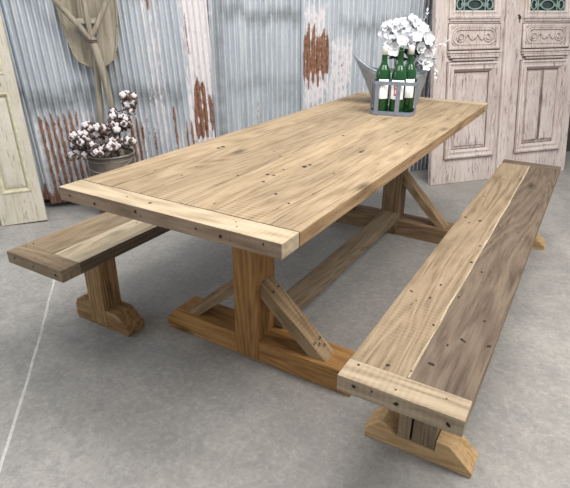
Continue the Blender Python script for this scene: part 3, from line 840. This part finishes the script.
M_pet = plain('white_petals', (.70, .70, .73), .7, spec=.2, sub=.15)
M_cen = plain('flower_centre', (.62, .60, .45), .8)
M_gl = plain('dark_leaves', (.02, .05, .028), .5, var=.4, vscale=30)
M_sil = plain('silvery_spray', (.62, .65, .70), .6, var=.1)
M_stem = plain('flower_stalk', (.12, .16, .08), .6)
def petal(g, L, W, M, cup=.3, mi=0):
    rows = []
    for i in range(6):
        t = i/5; w = W*math.sin(PI*(.12+.80*t))**.7*(1 if t < 1 else .7)
        rows.append([M @ Vector((t*L, w*q/2, cup*L*(t*t*.55 - .0) + .10*W*(q*q) + .04*L*math.sin(t*5)*q)) for q in (-1, -.5, 0, .5, 1)])
    g.grid(rows, mi=mi)
def bloom_mesh(seed, r, k=5, layers=1, cup=.5):
    rr = random.Random(seed); g = G()
    for l in range(layers):
        for i in range(k):
            a = 2*PI*(i + .5*l)/k + rr.uniform(-.15, .15)
            petal(g, r*(1-.25*l), r*1.02*(1-.2*l), R(a, 'Z') @ R(-rr.uniform(.05, .5)-.4*l, 'Y') @ T(.002, 0, .002*l), cup)
    bm = ico(r*.16, 1, seed, .1); g.add_bm(bm, T(0, 0, r*.14), mi=1)
    o = g.obj('bloom', [M_pet, M_cen], None, smooth=True); me = o.data; bpy.data.objects.remove(o); return me
BL = [bloom_mesh(3, .034, 5, 2), bloom_mesh(8, .038, 5, 1), bloom_mesh(12, .031, 6, 2)]
BS = [bloom_mesh(21, .022, 4, 1, .3), bloom_mesh(25, .020, 5, 1, .3)]
flowers = [ # label, (u, d toward camera, z) top, spread, count, small?, seed
    ('stem of small lacy white florets at the upper left of the bouquet', (-.045, .0, .405), .05, 15, True, 1),
    ('stem of small white florets crowning the top of the bouquet', (.03, .0, .415), .052, 15, True, 2),
    ('stem of large white blooms at the lower left above the bottle necks', (-.02, .07, .325), .05, 7, False, 3),
    ('stem of large white blooms in the middle of the bouquet', (.065, .06, .345), .055, 8, False, 4),
    ('stem of large white blooms leaning out at the right', (.112, .03, .295), .045, 8, False, 5),
    ('stem of white blooms high on the right of the bouquet', (.09, .0, .37), .045, 8, False, 6),
    ('stem of white blooms hanging low on the right side', (.10, .06, .245), .032, 5, False, 7)]
for lab, (u, dn, z), sp, cnt, small, sd in flowers:
    rr = random.Random(sd*31); cnt = int(cnt*1.5)
    root = thing('white_flower_bunch', lab, 'flowers', tuple(FB + RD*(u*.15) + Vector((0, 0, .012))), (0, 0, RA), 'white flower stems in the tin')
    top = Vector((u*.85, -dn, z-.012)); P = []
    for i in range(11):
        t = i/10; P.append(Vector((top.x*t**1.6, top.y*t**1.4, top.z*t)))
    g = G(); tube(g, P, .0028, 6)
    heads = []
    for i in range(cnt):
        a = 2.399*i; ph = math.acos(1 - 1.5*(i+.5)/cnt)
        d = Vector((math.cos(a)*math.sin(ph), math.sin(a)*math.sin(ph)*.8 - .25, math.cos(ph)*.85 + .1))
        e = top + Vector((d.x*sp*1.1, d.y*sp*.9, (d.z-.3)*sp)) + Vector((rr.uniform(-.008, .008),)*3)
        tube(g, [P[8], (P[8]+e)/2, e - d.normalized()*.004], .0012, 4)
        heads.append((e, d))
    g.obj('stalk', M_stem, root, smooth=True)
    for e, d in heads:
        me = rr.choice(BS if small else BL)
        o = bpy.data.objects.new('bloom', me); C.objects.link(o); o.parent = root
        o.location = e; o.rotation_euler = orient(d + Vector((0, -.55, .1))); k = rr.uniform(.85, 1.15); o.scale = (k, k, k)
# dark leaves low in the bouquet
for lab, u, z, sd in (('dark green leaf sprig left under the white blooms', -.03, .235, 1), ('dark green leaf sprig right under the white blooms', .055, .235, 2)):
    rr = random.Random(sd); root = thing('leaf_sprig', lab, 'leaves', tuple(FB + RD*u*.3 + Vector((0, 0, .012))), (0, 0, RA), 'leaf sprigs in the tin')
    top = Vector((u*.7, -.075, z)); g = G(); tube(g, [(0, 0, 0), (u*.2, -.02, z*.5), top], .003, 6); g.obj('stalk', M_stem, root)
    for i in range(8):
        g = G(); a = 2*PI*i/8
        petal(g, .062, .05, T(*(top + Vector((0, 0, .004*i)))) @ R(a, 'Z') @ R(-rr.uniform(-.3, .8), 'Y') @ R(rr.uniform(-.6, .6), 'X'), .3)
        g.obj('leaf', M_gl, root, smooth=True)
# silvery sprays
for lab, pts, cnt, sd in (
    ('silvery spray reaching far right of the bouquet', [(.03, 0, 0), (.06, -.01, .18), (.15, -.02, .29), (.235, -.02, .315), (.262, -.02, .335)], 16, 1),
    ('silvery spray trailing down the right side of the tin', [(.03, 0, 0), (.06, -.01, .18), (.14, -.05, .27), (.185, -.06, .23), (.20, -.07, .14)], 26, 2),
    ('silvery spray standing at the top right of the bouquet', [(.02, .0, 0), (.05, .01, .2), (.10, .01, .38), (.125, 0, .45), (.13, 0, .478)], 14, 3),
    ('silvery spray sticking out at the left of the bouquet', [(-.02, 0, 0), (-.04, .0, .2), (-.08, .0, .36), (-.108, -.01, .42)], 12, 4)):
    rr = random.Random(sd+50); root = thing('silver_spray', lab, 'leaves', tuple(FB + Vector((0, 0, .012))), (0, 0, RA), 'silvery sprays in the tin')
    g = G(); tube(g, pts, .0018, 5); g.obj('stalk', M_sil, root)
    g = G()
    V = [Vector(p) for p in pts[2:]]
    for i in range(cnt):
        t = i/(cnt-1)*(len(V)-1); k = min(int(t), len(V)-2); b = V[k].lerp(V[k+1], t-k)
        petal(g, rr.uniform(.014, .026), .011, T(*b) @ R(rr.uniform(0, 6.28), 'Z') @ R(rr.uniform(-1.2, 1.2), 'Y'), .3)
    g.obj('leaflets', M_sil, root, smooth=True)

# ------------------------------------------------------------------ bottle carrier and bottles
CB = Vector((.448, 1.712, TH+.001)); CA = .22
root = thing('bottle_carrier', 'rounded grey metal strap bottle carrier on the far end of the table', 'bottle carrier', tuple(CB), (0, 0, CA))
M_car = plain('grey_painted_strap', (.23, .255, .31), .5, .35, var=.15, vscale=30)
hx, hy = .112, .080; rc = .035
def rrect(z, gx=0, k=6):
    P = []
    for cx, cy, a0 in ((hx-rc, hy-rc, 0), (-hx+rc, hy-rc, PI/2), (-hx+rc, -hy+rc, PI), (hx-rc, -hy+rc, 1.5*PI)):
        for i in range(k+1):
            a = a0 + PI/2*i/k; P.append((cx+math.cos(a)*(rc+gx), cy+math.sin(a)*(rc+gx), z))
    return P
def strap_ring(g, z0, z1):
    rows = [rrect(z0), rrect(z1), rrect(z1, -.004), rrect(z0, -.004), rrect(z0)]
    g.grid(rows, closed=True)
g = G(); strap_ring(g, 0, .020); g.obj('bottom_band', M_car, root)
g = G(); strap_ring(g, .150, .168); g.obj('top_band', M_car, root)
g = G()
for y in (-.05, 0, .05): box(g, -hx+.003, hx-.003, y-.007, y+.007, .002, .005, bev=0)
for x in (-.075, 0, .075): box(g, x-.007, x+.007, -hy+.003, hy-.003, .002, .005, bev=0)
g.obj('base_grid', M_car, root)
for (x, y, r_) in ((-.078, -hy, 0), (.028, -hy, 0), (-hx, -.028, 1), (-hx, .04, 1), (hx, -.028, 1), (hx, .04, 1), (-.05, hy, 0), (.05, hy, 0)):
    g = G()
    w = .011
    if r_: box(g, x-.002, x+.002, y-w, y+w, .003, .166, bev=.001)
    else: box(g, x-w, x+w, y-.002, y+.002, .003, .166, bev=.001)
    g.obj('upright_strap', M_car, root)
M_bot = plain('green_bottle_glass', (.012, .075, .022), .08, spec=.6, var=0)
mb = M_bot.node_tree.nodes['Principled BSDF']; mb.inputs['Transmission Weight'].default_value = .55; mb.inputs['IOR'].default_value = 1.5
mb.inputs['Base Color'].default_value = (.015, .12, .03, 1)
M_cap = plain('white_capsule', (.78, .76, .70), .5)
M_lab = plain('white_paper_label', (.78, .78, .76), .7)
M_red = plain('red_print', (.62, .05, .06), .6)
def bottle_mesh():
    g = G()
    o = [(0, .004), (.026, .002), (.0355, .004), (.0372, .010), (.0372, .185), (.036, .200), (.030, .218), (.021, .233), (.0155, .246), (.0138, .262), (.0135, .312), (.0150, .313), (.0150, .322), (.0115, .323)]
    i = [(.0105, .31), (.0112, .262), (.019, .232), (.034, .2), (.0350, .185), (.0350, .012), (0, .010)]
    lathe(g, o + i, 32); return g
def bottle(px, py, label, lab=None, cap=True):
    Wp = CB + Matrix.Rotation(CA, 3, 'Z') @ Vector((px, py, .006))
    root = thing('wine_bottle', label, 'bottle', tuple(Wp), (0, 0, CA), 'green wine bottles in the carrier')
    bottle_mesh().obj('glass_body', M_bot, root, smooth=True)
    g = G(); lathe(g, [(0, .3245), (.0152, .3245), (.0158, .320), (.0150, .312), (.0146, .285 if cap else .305), (.0140, .2849 if cap else .3049)], 24)
    g.obj('capsule', M_cap if cap else M_bot, root, smooth=True)
    a0, a1, zz0, zz1 = lab
    def arc(a0, a1, z0, z1, r=.0376, k=12):
        g = G()
        rows = [[(math.cos(a0+(a1-a0)*i/k)*r, math.sin(a0+(a1-a0)*i/k)*r, z) for i in range(k+1)] for z in (z0, z1)]
        g.grid(rows + [[(x*.995, y*.995, z) for x, y, z in rows[1]], [(x*.995, y*.995, z) for x, y, z in rows[0]]]); return g
    arc(a0, a1, zz0, zz1).obj('paper_label', M_lab, root, smooth=True)
    return root, arc
b1, arc = bottle(-.060, -.036, 'green wine bottle with white capsule and plain white label, left one in the carrier', (-PI/2-.35, -PI/2+1.05, .075, .170))
b2, arc = bottle(.020, -.036, 'green wine bottle whose label has a red mark, middle one in the carrier', (-PI/2-1.0, -PI/2+.95, .075, .168), cap=False)
g = G()
a = -PI/2-.42
for (da, db, z0, z1) in ((0, .14, .095, .155), (.0, .62, .148, .157), (.0, .50, .122, .130), (0, .62, .093, .102), (.42, .55, .095, .12)):
    rows = [[(math.cos(a+da+(db-da)*i/5)*.0380, math.sin(a+da+(db-da)*i/5)*.0380, z) for i in range(6)] for z in (z0, z1)]
    g.grid(rows)
g.obj('red_mark', M_red, b2)
b3, arc = bottle(.062, .036, 'green wine bottle with white capsule, right rear one in the carrier', (-PI/2-.3, -PI/2+1.0, .075, .168))

# ------------------------------------------------------------------ light
w = bpy.data.worlds.new('World'); bpy.context.scene.world = w; w.use_nodes = True
bg = w.node_tree.nodes['Background']; bg.inputs[0].default_value = (.93, .96, 1.0, 1); bg.inputs[1].default_value = .54
def area(name, loc, target, size, power, col):
    l = bpy.data.lights.new(name, 'AREA'); l.shape = 'RECTANGLE'; l.size = size[0]; l.size_y = size[1]; l.energy = power; l.color = col
    o = bpy.data.objects.new(name, l); C.objects.link(o); o.location = loc
    o.rotation_euler = (Vector(target)-Vector(loc)).to_track_quat('-Z', 'Y').to_euler(); return o
area('ceiling_lamp', (1.7, 1.0, 3.3), (.5, .8, 0), (1.2, 2.6), 138, (1.0, .97, .915))
area('ceiling_lamp', (.3, -.6, 3.4), (.2, .6, 0), (2.4, 1.0), 40, (1.0, .97, .93))
area('window_daylight', (-3.4, -.9, 1.7), (0, .6, .2), (1.6, 1.6), 45, (.62, .80, 1.0))

# ------------------------------------------------------------------ camera
cam = bpy.data.cameras.new('camera'); co = bpy.data.objects.new('camera', cam); C.objects.link(co)
f = 512.147; cam.sensor_width = 36; cam.sensor_fit = 'HORIZONTAL'; cam.lens = f*36/570; cam.clip_start = .02; cam.clip_end = 60
pitch, roll, yaw = CAMP = (0.4333, 0.0037, -0.5437)
cp, sp = math.cos(pitch), math.sin(pitch)
fw = Vector((math.sin(yaw)*cp, math.cos(yaw)*cp, -sp)); r0 = Vector((math.cos(yaw), -math.sin(yaw), 0)); u0 = r0.cross(fw)
rr_ = r0*math.cos(roll) + u0*math.sin(roll); uu = -r0*math.sin(roll) + u0*math.cos(roll)
co.matrix_world = Matrix(((rr_.x, uu.x, -fw.x, 1.3843), (rr_.y, uu.y, -fw.y, -.9315), (rr_.z, uu.z, -fw.z, 1.2668), (0, 0, 0, 1)))
sc = bpy.context.scene; sc.camera = co
sc.view_settings.view_transform = 'Standard'; sc.view_settings.look = 'None'; sc.view_settings.exposure = 0.22; sc.view_settings.gamma = 1
sc.view_settings.use_curve_mapping = False
